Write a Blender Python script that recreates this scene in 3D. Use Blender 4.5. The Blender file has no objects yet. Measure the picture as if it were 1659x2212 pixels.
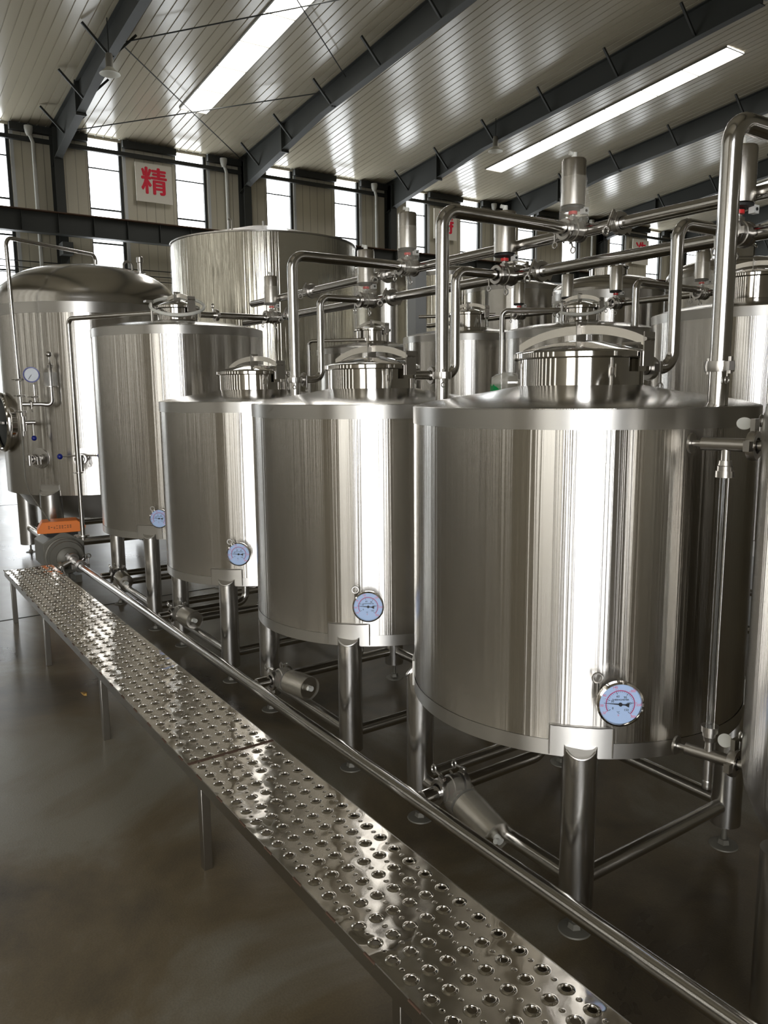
import bpy, bmesh, math, random
from mathutils import Vector, Matrix
random.seed(7)
PI = math.pi
S = bpy.context.scene
COL = S.collection

# ------------------------------------------------------------------ camera
CY, CP, CR, FPX, CAMZ = -0.600278, 0.153978, -0.009088, 1698.1, 1.55
fw = Vector((math.cos(CY)*math.cos(CP), math.sin(CY)*math.cos(CP), -math.sin(CP)))
rt0 = Vector((math.sin(CY), -math.cos(CY), 0)); up0 = rt0.cross(fw)
rt = math.cos(CR)*rt0 + math.sin(CR)*up0
up = -math.sin(CR)*rt0 + math.cos(CR)*up0
cam = bpy.data.cameras.new('camera'); camo = bpy.data.objects.new('camera', cam); COL.objects.link(camo)
camo.matrix_world = Matrix(((rt.x, up.x, -fw.x, 0), (rt.y, up.y, -fw.y, 0), (rt.z, up.z, -fw.z, CAMZ), (0, 0, 0, 1)))
cam.sensor_fit = 'VERTICAL'; cam.sensor_height = 36; cam.lens = 36*FPX/2212
cam.clip_start = .05; cam.clip_end = 300
S.camera = camo

# ------------------------------------------------------------------ light and exposure
WIN_E, SKY_E, DOOR_E = 7.0, 11.0, 8.5      # daylight seen through windows, skylights, doorway
w = bpy.data.worlds.new('world'); S.world = w; w.use_nodes = True
w.node_tree.nodes['Background'].inputs[0].default_value = (.85, .93, 1, 1)
w.node_tree.nodes['Background'].inputs[1].default_value = 1.0
S.view_settings.view_transform = 'Standard'; S.view_settings.look = 'None'
S.view_settings.exposure = 0.0; S.view_settings.gamma = 1
try:
    S.cycles.use_denoising = True
    S.cycles.max_bounces = 8; S.cycles.glossy_bounces = 6; S.cycles.diffuse_bounces = 4
    S.cycles.transparent_max_bounces = 12; S.cycles.transmission_bounces = 6
    S.cycles.sample_clamp_indirect = 6; S.cycles.use_light_tree = True
    S.cycles.caustics_reflective = True
except Exception: pass

# ------------------------------------------------------------------ materials
def newmat(name):
    m = bpy.data.materials.new(name); m.use_nodes = True
    return m, m.node_tree, m.node_tree.nodes['Principled BSDF']
def setp(b, **k):
    for n, v in k.items():
        n = n.replace('_', ' ')
        if n in b.inputs: b.inputs[n].default_value = v
def plain(name, col, rough=.5, metal=0, **k):
    m, t, b = newmat(name); setp(b, Base_Color=(*col, 1), Roughness=rough, Metallic=metal, **k)
    return m
def N(t, typ, **k):
    n = t.nodes.new(typ)
    for a, v in k.items():
        if a.startswith('i_'): n.inputs[a[2:].replace('_', ' ')].default_value = v
        else: setattr(n, a, v)
    return n
def emis(name, col, st):
    m, t, b = newmat(name); setp(b, Base_Color=(.8, .8, .8, 1), Roughness=.3, Emission_Color=(*col, 1), Emission_Strength=st)
    return m

def steel(name, col=(.62, .6, .57), rough=.3, aniso=0.0, az_bump=0.0, vert_noise=0.0, dents=0.0, rot=0.0):
    """brushed stainless sheet; az_bump: rolled waviness that only varies round the axis"""
    m, t, b = newmat(name); L = t.links.new
    setp(b, Base_Color=(*col, 1), Roughness=rough, Metallic=1, Anisotropic=aniso, Anisotropic_Rotation=rot)
    if aniso:
        tg = N(t, 'ShaderNodeTangent', direction_type='RADIAL', axis='Z'); L(tg.outputs[0], b.inputs['Tangent'])
    tc = N(t, 'ShaderNodeTexCoord')
    nrm = None
    if az_bump:
        sp = N(t, 'ShaderNodeSeparateXYZ'); L(tc.outputs['Object'], sp.inputs[0])
        at = N(t, 'ShaderNodeMath', operation='ARCTAN2'); L(sp.outputs[1], at.inputs[0]); L(sp.outputs[0], at.inputs[1])
        mz = N(t, 'ShaderNodeMath', operation='MULTIPLY'); L(sp.outputs[2], mz.inputs[0]); mz.inputs[1].default_value = .006
        cb = N(t, 'ShaderNodeCombineXYZ'); L(at.outputs[0], cb.inputs[0]); L(mz.outputs[0], cb.inputs[1])
        no = N(t, 'ShaderNodeTexNoise', i_Scale=24.0, i_Detail=3.0, i_Roughness=.62); L(cb.outputs[0], no.inputs['Vector'])
        bp = N(t, 'ShaderNodeBump', i_Strength=az_bump, i_Distance=.01); L(no.outputs[0], bp.inputs['Height']); nrm = bp
    if dents:
        no2 = N(t, 'ShaderNodeTexNoise', i_Scale=3.2, i_Detail=1.0); L(tc.outputs['Object'], no2.inputs['Vector'])
        bp2 = N(t, 'ShaderNodeBump', i_Strength=dents, i_Distance=.02); L(no2.outputs[0], bp2.inputs['Height'])
        if nrm: L(nrm.outputs[0], bp2.inputs['Normal'])
        nrm = bp2
    if nrm: L(nrm.outputs[0], b.inputs['Normal'])
    return m

M = {}
ROT = .25
M['shell'] = steel('brushed_tank_steel', (.60, .58, .545), .235, .94, .14, dents=.0, rot=ROT)
M['band'] = steel('fine_brushed_band_steel', (.60, .585, .555), .38, .8, rot=ROT)
M['dome'] = steel('dome_steel', (.60, .58, .545), .2, .3, dents=.05)
M['mirror'] = steel('polished_steel', (.66, .64, .61), .07, dents=.12)
M['tube'] = steel('satin_tube_steel', (.62, .605, .58), .17)
M['leg'] = steel('leg_steel', (.60, .585, .555), .24, .5)
M['cast'] = steel('cast_fitting_steel', (.58, .56, .53), .3)
M['act'] = steel('actuator_steel', (.66, .63, .58), .22, .6, .12)
M['weld'] = steel('weld_bead', (.5, .48, .45), .35, dents=.6)
M['wrapped'] = steel('wrapped_tank_steel', (.66, .63, .54), .14, .8, .9, dents=.06, rot=ROT)
M['darksteel'] = plain('dark_grey_paint', (.028, .030, .027), .65)
M['beam'] = plain('slate_grey_beam_paint', (.030, .033, .029), .6)
M['rust'] = plain('rusty_rail_top', (.09, .05, .03), .8)
M['white'] = plain('white_plastic', (.75, .75, .72), .45)
M['red'] = plain('red_plastic', (.75, .03, .03), .4)
M['redpaint'] = plain('red_sign_paint', (.85, .02, .06), .6)
M['board'] = plain('off_white_sign_board', (.78, .75, .66), .6)
M['blue'] = plain('blue_ball_knob', (.01, .02, .22), .25)
M['orange'] = plain('orange_junction_cover', (.9, .23, .03), .5)
M['castgrey'] = plain('grey_cast_paint', (.20, .19, .16), .5, .3)
M['rubber'] = plain('black_rubber', (.02, .02, .02), .6)
M['silicone'] = plain('milky_silicone', (.72, .72, .66), .45)
M['dial'] = plain('pale_blue_dial', (.42, .56, .82), .35)
M['dialwhite'] = plain('white_dial', (.62, .66, .72), .35)
M['ink'] = plain('black_ink', (.01, .01, .015), .5)
M['magenta'] = plain('magenta_ink', (.45, .02, .12), .5)
M['pink'] = plain('pink_ink', (.85, .2, .3), .5)
M['green'] = plain('green_tape', (.0, .25, .06), .4)
M['leaf'] = plain('dry_yellow_leaf', (.5, .3, .08), .8)
M['pvc'] = plain('white_pvc', (.5, .5, .46), .5)
M['lampwhite'] = plain('lamp_reflector', (.55, .54, .46), .5)
M['glasspane'] = emis('daylit_window_glass', (.93, .97, 1.0), WIN_E)
M['skyglass'] = emis('daylit_skylight_sheet', (1.0, .97, .92), SKY_E)
M['sideglass'] = emis('unseen_side_window_glow', (1.0, .97, .88), 2.6)  # glow of the unseen gable windows, set for streaks on the tanks
M['doorglass'] = emis('daylit_doorway_sheet', (.97, .98, 1.0), DOOR_E)
M['louvre'] = plain('window_jamb_white', (.55, .57, .58), .4)

def m_clear(name, col, alpha, rough=.08, bump=0.0, scale=30):
    m, t, b = newmat(name); L = t.links.new
    setp(b, Base_Color=(*col, 1), Roughness=rough)
    tr = N(t, 'ShaderNodeBsdfTransparent'); mx = N(t, 'ShaderNodeMixShader'); mx.inputs[0].default_value = alpha
    L(tr.outputs[0], mx.inputs[1]); L(b.outputs[0], mx.inputs[2]); L(mx.outputs[0], t.nodes['Material Output'].inputs[0])
    if bump:
        tc = N(t, 'ShaderNodeTexCoord'); no = N(t, 'ShaderNodeTexNoise', i_Scale=float(scale), i_Detail=3.0)
        L(tc.outputs['Object'], no.inputs['Vector'])
        bp = N(t, 'ShaderNodeBump', i_Strength=bump, i_Distance=.01); L(no.outputs[0], bp.inputs['Height']); L(bp.outputs[0], b.inputs['Normal'])
    return m
M['film'] = m_clear('crinkled_clear_film', (.72, .68, .58), .20, .12, .9, 40)
M['tankfilm'] = m_clear('tank_stretch_film', (.75, .74, .66), .10, .1, .6, 9)
M['bag'] = m_clear('clear_plastic_bag', (.72, .70, .62), .45, .12, 1.0, 60)
M['acrylic'] = m_clear('clear_acrylic', (.7, .7, .68), .25, .03)
def m_glasstube():
    m, t, b = newmat('sight_glass')
    setp(b, Base_Color=(.9, .92, .92, 1), Roughness=.02, IOR=1.45); b.inputs['Transmission Weight'].default_value = 1
    return m
M['glass'] = m_glasstube()

def m_floor():
    m, t, b = newmat('worn_epoxy_concrete'); L = t.links.new
    tc = N(t, 'ShaderNodeTexCoord')
    n1 = N(t, 'ShaderNodeTexNoise', i_Scale=.9, i_Detail=6.0, i_Roughness=.6, i_Distortion=.6); L(tc.outputs['Object'], n1.inputs['Vector'])
    r = N(t, 'ShaderNodeValToRGB'); L(n1.outputs[0], r.inputs[0])
    r.color_ramp.elements[0].position = .38; r.color_ramp.elements[0].color = (.070, .057, .040, 1)
    r.color_ramp.elements[1].position = .62; r.color_ramp.elements[1].color = (.215, .195, .150, 1)
    e = r.color_ramp.elements.new(.52); e.color = (.150, .118, .070, 1)
    n2 = N(t, 'ShaderNodeTexNoise', i_Scale=160.0, i_Detail=3.0); L(tc.outputs['Object'], n2.inputs['Vector'])
    mx = N(t, 'ShaderNodeMixRGB', blend_type='OVERLAY'); mx.inputs[0].default_value = .25
    L(r.outputs[0], mx.inputs[1]); L(n2.outputs[0], mx.inputs[2]); L(mx.outputs[0], b.inputs['Base Color'])
    rr = N(t, 'ShaderNodeMapRange'); L(n1.outputs[0], rr.inputs[0]); rr.inputs[3].default_value = .22; rr.inputs[4].default_value = .36
    L(rr.outputs[0], b.inputs['Roughness'])
    bp = N(t, 'ShaderNodeBump', i_Strength=.06, i_Distance=.01); L(n2.outputs[0], bp.inputs['Height']); L(bp.outputs[0], b.inputs['Normal'])
    return m
M['floor'] = m_floor()
def m_panel(name, col, rough, axis, pitch, line=.45, dark=.0):
    """painted sandwich panel; fine joints as shallow grooves"""
    m, t, b = newmat(name); L = t.links.new
    tc = N(t, 'ShaderNodeTexCoord'); sp = N(t, 'ShaderNodeSeparateXYZ'); L(tc.outputs['Object'], sp.inputs[0])
    mu = N(t, 'ShaderNodeMath', operation='MULTIPLY'); L(sp.outputs[axis], mu.inputs[0]); mu.inputs[1].default_value = 1/pitch
    fr = N(t, 'ShaderNodeMath', operation='FRACT'); L(mu.outputs[0], fr.inputs[0])
    r = N(t, 'ShaderNodeValToRGB'); L(fr.outputs[0], r.inputs[0]); r.color_ramp.interpolation = 'LINEAR'
    r.color_ramp.elements[0].position = 0; r.color_ramp.elements[0].color = (0, 0, 0, 1)
    r.color_ramp.elements[1].position = .09; r.color_ramp.elements[1].color = (1, 1, 1, 1)
    no = N(t, 'ShaderNodeTexNoise', i_Scale=.7, i_Detail=5.0); L(tc.outputs['Object'], no.inputs['Vector'])
    rr = N(t, 'ShaderNodeValToRGB'); L(no.outputs[0], rr.inputs[0])
    rr.color_ramp.elements[0].color = (*[c*.86 for c in col], 1); rr.color_ramp.elements[1].color = (*[c*1.1 for c in col], 1)
    mx = N(t, 'ShaderNodeMixRGB', blend_type='MULTIPLY'); mx.inputs[0].default_value = line
    L(rr.outputs[0], mx.inputs[1]); L(r.outputs[0], mx.inputs[2]); L(mx.outputs[0], b.inputs['Base Color'])
    bp = N(t, 'ShaderNodeBump', i_Strength=.5, i_Distance=.02); L(r.outputs[0], bp.inputs['Height']); L(bp.outputs[0], b.inputs['Normal'])
    setp(b, Roughness=rough)
    return m
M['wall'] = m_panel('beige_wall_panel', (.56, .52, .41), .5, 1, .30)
M['wallx'] = m_panel('darkened_wall_panel_side', (.24, .21, .15), .5, 0, .30)  # panel colour darkened so the tanks mirror less light
M['wallw'] = m_panel('darkened_wall_panel_door_side', (.24, .21, .15), .5, 1, .30)  # doorway wall darkened likewise, to dim its reflection in the tanks
M['ceil'] = plain('glossy_ribbed_roof_panel', (.43, .39, .30), .21)

def m_plate():
    m, t, b = newmat('polished_tread_plate'); L = t.links.new
    tc = N(t, 'ShaderNodeTexCoord')
    setp(b, Base_Color=(.60, .57, .52, 1), Metallic=1, Roughness=.1)
    no = N(t, 'ShaderNodeTexNoise', i_Scale=11.0, i_Detail=1.0); L(tc.outputs['Object'], no.inputs['Vector'])
    bp = N(t, 'ShaderNodeBump', i_Strength=.35, i_Distance=.012); L(no.outputs[0], bp.inputs['Height']); L(bp.outputs[0], b.inputs['Normal'])
    # dried dirt
    n2 = N(t, 'ShaderNodeTexNoise', i_Scale=5.0, i_Detail=6.0, i_Roughness=.7); L(tc.outputs['Object'], n2.inputs['Vector'])
    r = N(t, 'ShaderNodeValToRGB'); L(n2.outputs[0], r.inputs[0]); r.color_ramp.elements[0].position = .45; r.color_ramp.elements[1].position = .75
    r.color_ramp.elements[0].color = (.04, .04, .04, 1); r.color_ramp.elements[1].color = (.18, .18, .18, 1); L(r.outputs[0], b.inputs['Roughness'])
    return m
M['plate'] = m_plate()
M['edge'] = steel('worn_edge_steel', (.42, .40, .36), .32, dents=.2)

# ------------------------------------------------------------------ mesh helpers
def basis(axis):
    a = Vector(axis).normalized()
    h = Vector((0, 0, 1)) if abs(a.z) < .9 else Vector((1, 0, 0))
    u = h.cross(a).normalized(); v = a.cross(u)
    return u, v, a
class MB:
    def __init__(s): s.v = []; s.f = []
    def add(s, vs, fs):
        o = len(s.v); s.v += [tuple(p) for p in vs]; s.f += [tuple(o+i for i in f) for f in fs]; return s
    def box(s, c, d, rz=0, mat=None):
        R = mat or Matrix.Rotation(rz, 3, 'Z'); c = Vector(c); vs = []
        for x in (-.5, .5):
            for y in (-.5, .5):
                for z in (-.5, .5): vs.append(c + R @ Vector((x*d[0], y*d[1], z*d[2])))
        return s.add(vs, [(0, 1, 3, 2), (4, 6, 7, 5), (0, 4, 5, 1), (2, 3, 7, 6), (0, 2, 6, 4), (1, 5, 7, 3)])
    def bar(s, a, b, wd, h):                       # rectangular bar from a to b
        a, b = Vector(a), Vector(b); u, v, n = basis(b-a)
        vs = [p + u*wd*x/2 + v*h*y/2 for p in (a, b) for x, y in ((-1, -1), (1, -1), (1, 1), (-1, 1))]
        return s.add(vs, [(0, 3, 2, 1), (4, 5, 6, 7), (0, 1, 5, 4), (1, 2, 6, 5), (2, 3, 7, 6), (3, 0, 4, 7)])
    def lathe(s, prof, c=(0, 0, 0), axis=(0, 0, 1), seg=32, a0=0, a1=2*PI):
        u, v, n = basis(axis)
        if tuple(axis) == (0, 0, 1): u, v = Vector((1, 0, 0)), Vector((0, 1, 0))
        c = Vector(c); full = abs(a1-a0-2*PI) < 1e-6; k = seg if full else seg+1; rings = []; vs = []
        for r, z in prof:
            if r < 1e-6: rings.append([len(vs)]); vs.append(c+n*z)
            else:
                rings.append(list(range(len(vs), len(vs)+k)))
                for i in range(k):
                    a = a0+(a1-a0)*i/seg; vs.append(c + u*r*math.cos(a) + v*r*math.sin(a) + n*z)
        fs = []
        for A, B in zip(rings, rings[1:]):
            for i in range(seg):
                j = (i+1) % k if full else i+1
                if len(A) == 1 and len(B) == 1: continue
                if len(A) == 1: fs.append((A[0], B[j], B[i]))
                elif len(B) == 1: fs.append((A[i], A[j], B[0]))
                else: fs.append((A[i], A[j], B[j], B[i]))
        return s.add(vs, fs)
    def cyl(s, a, b, r, r2=None, seg=24):
        a, b = Vector(a), Vector(b); l = (b-a).length; r2 = r if r2 is None else r2
        return s.lathe([(0, 0), (r, 0), (r2, l), (0, l)], a, b-a, seg)
    def ball(s, c, r, seg=16, sz=1.0):
        return s.lathe([(r*math.sin(PI*i/10), -sz*r*math.cos(PI*i/10)) for i in range(11)], c, (0, 0, 1), seg)
    def torus(s, c, R, r, axis=(0, 0, 1), seg=40, ms=10):
        return s.lathe([(R+r*math.cos(2*PI*i/ms), r*math.sin(2*PI*i/ms)) for i in range(ms+1)], c, axis, seg)
    def tube(s, pts, r, seg=16, fil=0.0, caps=True):
        P = [Vector(p) for p in pts]
        if fil:
            Q = [P[0]]
            for i in range(1, len(P)-1):
                a = (P[i-1]-P[i]); b = (P[i+1]-P[i]); th = a.angle(b)
                d = min(fil/math.tan(th/2), a.length*.48, b.length*.48); a.normalize(); b.normalize()
                p0 = P[i]+a*d; p1 = P[i]+b*d; rr = d*math.tan(th/2); bis = (a+b).normalized(); c = P[i]+bis*(rr/math.sin(th/2))
                v0, v1 = p0-c, p1-c; tot = v0.angle(v1); ax = v0.cross(v1)
                if ax.length < 1e-9: Q.append(P[i]); continue
                ax.normalize()
                for k in range(9): Q.append(c + Matrix.Rotation(tot*k/8, 3, ax) @ v0)
            Q.append(P[-1]); P = Q
        vs = []; prev = None
        for i, p in enumerate(P):
            d = (P[min(i+1, len(P)-1)]-P[max(i-1, 0)]).normalized()
            if prev is None: u, v, _ = basis(d)
            else:
                u = prev - d*prev.dot(d); u.normalize(); v = d.cross(u)
            prev = u
            for k in range(seg): vs.append(p + (u*math.cos(2*PI*k/seg)+v*math.sin(2*PI*k/seg))*r)
        fs = [(i*seg+k, i*seg+(k+1) % seg, (i+1)*seg+(k+1) % seg, (i+1)*seg+k) for i in range(len(P)-1) for k in range(seg)]
        if caps: fs += [tuple(reversed(range(seg))), tuple(range((len(P)-1)*seg, len(P)*seg))]
        return s.add(vs, fs)
    def prism(s, outline, z0, z1, fn):
        """outline in 2D, fn maps (x, y, z) to a point"""
        n = len(outline)
        vs = [fn(x, y, z0) for x, y in outline] + [fn(x, y, z1) for x, y in outline]
        return s.add(vs, [tuple(reversed(range(n))), tuple(range(n, 2*n))] + [(i, (i+1) % n, n+(i+1) % n, n+i) for i in range(n)])
    def build(s, name, mat, parent=None, loc=(0, 0, 0), rot=None, ang=35, bev=0):
        me = bpy.data.meshes.new(name); me.from_pydata(s.v, [], s.f); me.validate(); 
        bm = bmesh.new(); bm.from_mesh(me); bmesh.ops.recalc_face_normals(bm, faces=bm.faces); bm.to_mesh(me); bm.free()
        me.polygons.foreach_set('use_smooth', [True]*len(me.polygons))
        try: me.set_sharp_from_angle(angle=math.radians(ang))
        except Exception: pass
        me.materials.append(M[mat] if isinstance(mat, str) else mat)
        o = bpy.data.objects.new(name, me); COL.objects.link(o); o.location = loc
        if rot: o.rotation_euler = rot
        if parent: o.parent = parent
        if bev:
            bv = o.modifiers.new('bevel', 'BEVEL'); bv.width = bev; bv.segments = 2; bv.limit_method = 'ANGLE'
        return o
def tag(o, label=None, cat=None, group=None, kind=None):
    if label: o['label'] = label
    if cat: o['category'] = cat
    if group: o['group'] = group
    if kind: o['kind'] = kind
    return o
def thing(name, label, cat, loc=(0, 0, 0), rz=0, group=None):
    o = bpy.data.objects.new(name, None); o.empty_display_size = .1; COL.objects.link(o)
    o.location = loc; o.rotation_euler = (0, 0, rz)
    return tag(o, label, cat, group)
def struct(o): o['kind'] = 'structure'; return o
def copy_tree(o, parent=None):
    c = o.copy(); COL.objects.link(c); c.parent = parent
    for ch in list(o.children): copy_tree(ch, c)
    return c
def text_geo(txt, size, bold=0.0, ext=.0006, align='CENTER'):
    cu = bpy.data.curves.new('t', 'FONT'); cu.body = txt; cu.size = size; cu.extrude = ext; cu.offset = bold
    cu.align_x = align; cu.align_y = 'CENTER'; cu.resolution_u = 3
    o = bpy.data.objects.new('t', cu); COL.objects.link(o)
    dg = bpy.context.evaluated_depsgraph_get(); me = bpy.data.meshes.new_from_object(o.evaluated_get(dg))
    vs = [v.co.copy() for v in me.vertices]; fs = [tuple(p.vertices) for p in me.polygons]
    bpy.data.objects.remove(o); bpy.data.curves.remove(cu); bpy.data.meshes.remove(me)
    return vs, fs
def put_text(mb, txt, size, fn, bold=0.0, ext=.0006):
    vs, fs = text_geo(txt, size, bold, ext)
    mb.add([fn(v.x, v.y, v.z) for v in vs], fs)

# ------------------------------------------------------------------ building shell
XE, XW, YS, YN, RX, ZE, SL = 26.0, -4.0, 6.2, -60.0, 11.0, 9.30, .1
def roofz(x): return ZE + (XE-x)*SL if x >= RX else ZE + (x-XW)*SL
b = MB(); b.box(((XE+XW)/2, (YS+YN)/2, -.1), (XE-XW+1, YS-YN+1, .2)); struct(b.build('floor', 'floor'))
jo = MB(); jo.box((12.0, -3, .001), (.015, 18, .002)); jo.box((5.82, 1.5, .001), (.012, 9, .002)); struct(jo.build('trim_1', 'darksteel'))
# ribbed roof sheets: a shallow trapezoid rib every 0.24 m running down the slope
def roof_sheet(name, xa, xb):
    prof = []; y = YS
    while y > YN:
        prof += [(y, 0), (y-.200, 0), (y-.207, .024), (y-.225, .024), (y-.232, 0)]; y -= .24
    vs = []
    for py, dz in prof: vs += [(xa, py, roofz(xa)+dz), (xb, py, roofz(xb)+dz)]
    n = len(prof); fs = [(2*i, 2*i+1, 2*i+3, 2*i+2) for i in range(n-1)]
    o = len(vs)
    vs += [(xa, YS, roofz(xa)+.1), (xb, YS, roofz(xb)+.1), (xb, YN, roofz(xb)+.1), (xa, YN, roofz(xa)+.1)]
    fs.append((o, o+1, o+2, o+3))
    return MB().add(vs, fs)
r1 = roof_sheet('c', RX, XE); r2 = roof_sheet('c', XW, RX); r1.add(r2.v, r2.f); struct(r1.build('ceiling', 'ceil', ang=20))
# east wall (the far one, with the tall windows)
cols = [-5.97-6.01*k for k in range(-2, 9)]
wins = []
for c in cols:
    for a, e in ((.97, 2.02), (3.73, 4.80)):
        if c-e > YN+1 and c-a < YS-.3: wins.append((c-a, c-e))
WZ0, WZ1 = 1.2, 9.22
b = MB(); y = YS
for a, e in wins:
    b.box((XE+.1, (y+a)/2, 4.65), (.2, y-a, 9.3)); b.box((XE+.1, (a+e)/2, WZ0/2), (.2, a-e, WZ0)); b.box((XE+.1, (a+e)/2, 9.26), (.2, a-e, .08)); y = e
b.box((XE+.1, (y+YN)/2, 4.65), (.2, y-YN, 9.3)); struct(b.build('wall_east', 'wall'))
for i, (a, e) in enumerate(wins):
    vis = -42 < a < 2
    t = struct(thing('window_%d' % (i+1), None, None, (XE, (a+e)/2, WZ0))); h = WZ1-WZ0; wd = a-e
    MB().box((.12, 0, h/2), (.01, wd-.02, h)).build('pane', 'glasspane', t)
    f = MB()
    f.box((.06, -wd/2+.05, h/2), (.1, .09, h)); f.box((.06, wd/2-.015, h/2), (.1, .03, h))
    for z in (3.30, 4.10, 5.15, 6.16, 7.18): f.box((.07, 0, z-WZ0+.0), (.05, wd, .05))
    for z in (8.38, ): f.box((.07, 0, z-WZ0), (.05, wd, .035))
    f.build('window_frame', 'darksteel', t)
    MB().box((-.01, -wd/2-.06, h/2), (.05, .09, h)).build('white_jamb', 'louvre', t)
# west wall with the wide doorway behind the photographer, south gable, north gable
b = MB(); DY0, DY1, DZ = 1.3, 5.4, 5.2
b.box((XW-.1, (YS+DY1)/2, 4.65), (.2, YS-DY1, 9.3)); b.box((XW-.1, (DY0+DY1)/2, (DZ+9.3)/2), (.2, DY1-DY0, 9.3-DZ)); b.box((XW-.1, (YN+DY0)/2, 4.65), (.2, DY0-YN, 9.3))
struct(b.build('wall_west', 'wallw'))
t = struct(thing('door_1', None, None, (XW, (DY0+DY1)/2, 0)))
MB().box((-.05, 0, DZ/2), (.02, DY1-DY0, DZ)).build('daylit_sheet', 'doorglass', t)
f = MB()
for yy in (-2.0, -1.0, .0, 1.0, 2.0): f.box((0, yy, DZ/2), (.06, .07, DZ))
f.box((0, 0, DZ-.05), (.06, 4.1, .1)); f.build('door_frame', 'darksteel', t)
b = MB(); zc = roofz(RX)
def gable(y, th, holes, mat, name):
    b = MB(); x = XW
    for a, e, z0, z1 in holes:
        b.box(((x+a)/2, y, 4.65), (a-x, th, 9.3)); b.box(((a+e)/2, y, z0/2), (e-a, th, z0)); b.box(((a+e)/2, y, (z1+9.3)/2), (e-a, th, 9.3-z1)); x = e
    b.box(((x+XE)/2, y, 4.65), (XE-x, th, 9.3))
    b.prism([(XW, 9.3), (XE, 9.3), (RX, zc)], -th/2, th/2, lambda px, pz, d: (px, y+d, pz))
    struct(b.build(name, mat))
sh = [(-3.4, -.9, .9, 4.2)] + [(x, x+.30, 1.2, 7.5) for x in (2.0, 3.4, 4.8, 6.2, 7.6, 9.0, 10.4, 11.8, 13.2, 14.6, 16.0, 18.0, 20.0, 22.0)]  # narrow unseen windows shaped to streak the tank reflections
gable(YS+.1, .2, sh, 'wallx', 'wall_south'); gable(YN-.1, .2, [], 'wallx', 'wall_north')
for i, (a, e, z0, z1) in enumerate(sh):
    t = struct(thing('window_%d' % (len(wins)+i+1), None, None, ((a+e)/2, YS, z0)))
    MB().box((0, .1, (z1-z0)/2), (e-a, .01, z1-z0)).build('pane', 'sideglass', t)
    f = MB(); f.box((0, .05, (z1-z0)/2), (.02, .05, z1-z0))
    for z in (.25, .5, .75): f.box((0, .05, (z1-z0)*z), (e-a, .05, .05))
    f.build('window_frame', 'darksteel', t)
# eave strut and wall girts
for i, (z, x, d) in enumerate(((8.87, 25.88, (.10, 0, .12)), )):
    struct(MB().box((x, (YS+YN)/2, z), (d[0], YS-YN, d[2])).build('trim_%d' % (i+2), 'darksteel'))
es = MB(); y = YS
for a, e in wins + [(YN, YN)]:
    es.box((25.9, (y+a)/2, 9.17), (.18, y-a, .20)); y = e  # strut left out over the windows to imitate glare washing it away
struct(es.build('trim_3', 'darksteel'))
for k, z in enumerate((5.42, 5.24, 5.08, 3.6)):
    tag(MB().box((25.9, -25, z), (.03, 60, .025)).build('wall_wire', 'darksteel'),
        ['thin dark wire along the far wall, topmost of four below the crane beam', 'thin dark wire along the far wall, second below the crane beam',
         'thin dark wire along the far wall, third below the crane beam', 'thin dark wire along the far wall, lowest behind the tanks'][k], 'wire')
# skylights
k = len(wins)+len(sh)
for j, yc in enumerate((-9.24, -20.86, -32.9, -45.0)):
    x0, x1 = 23.06, 13.45; n = 7
    k += 1; t = struct(thing('window_%d' % k, None, None, (x0, yc, roofz(x0))))
    dz = roofz(x1)-roofz(x0)
    MB().add([(0, .39, -.02), (0, -.39, -.02), (x1-x0, -.39, dz-.02), (x1-x0, .39, dz-.02), (0, .39, .02), (0, -.39, .02), (x1-x0, -.39, dz+.02), (x1-x0, .39, dz+.02)],
             [(0, 1, 2, 3), (7, 6, 5, 4), (0, 4, 5, 1), (2, 6, 7, 3), (0, 3, 7, 4), (1, 5, 6, 2)]).build('skylight_sheet', 'skyglass', t)
    f = MB()
    for s in (-1, 1): f.bar((0, s*.41, -.02), (x1-x0, s*.41, dz-.02), .04, .04)
    for q in range(n+1): f.bar(((x1-x0)*q/n, -.41, dz*q/n-.035), ((x1-x0)*q/n, .41, dz*q/n-.035), .02, .02)
    f.build('skylight_frame', 'castgrey', t)
# ------------------------------------------------------------------ steel frame
def ordinal(i): return ['first', 'second', 'third', 'fourth', 'fifth', 'sixth', 'seventh', 'eighth', 'ninth', 'tenth', 'eleventh'][i]
def ibeam(mb, sec, y, fl=.22, tw=.03):
    """sec: list of (x, ztop, zbot) along the beam at constant y"""
    for (xa, ta, ba), (xb, tb, bb) in zip(sec, sec[1:]):
        for (z1a, z2a, z1b, z2b, wd) in ((ta-.02, ba+.02, tb-.02, bb+.02, tw), (ta, ta-.02, tb, tb-.02, fl), (ba+.02, ba, bb+.02, bb, fl)):
            vs = [(xa, y-wd/2, z1a), (xa, y+wd/2, z1a), (xa, y+wd/2, z2a), (xa, y-wd/2, z2a), (xb, y-wd/2, z1b), (xb, y+wd/2, z1b), (xb, y+wd/2, z2b), (xb, y-wd/2, z2b)]
            mb.add(vs, [(0, 1, 2, 3), (7, 6, 5, 4), (0, 4, 5, 1), (1, 5, 6, 2), (2, 6, 7, 3), (3, 7, 4, 0)])
vc = [c for c in cols if c < 3]
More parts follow.
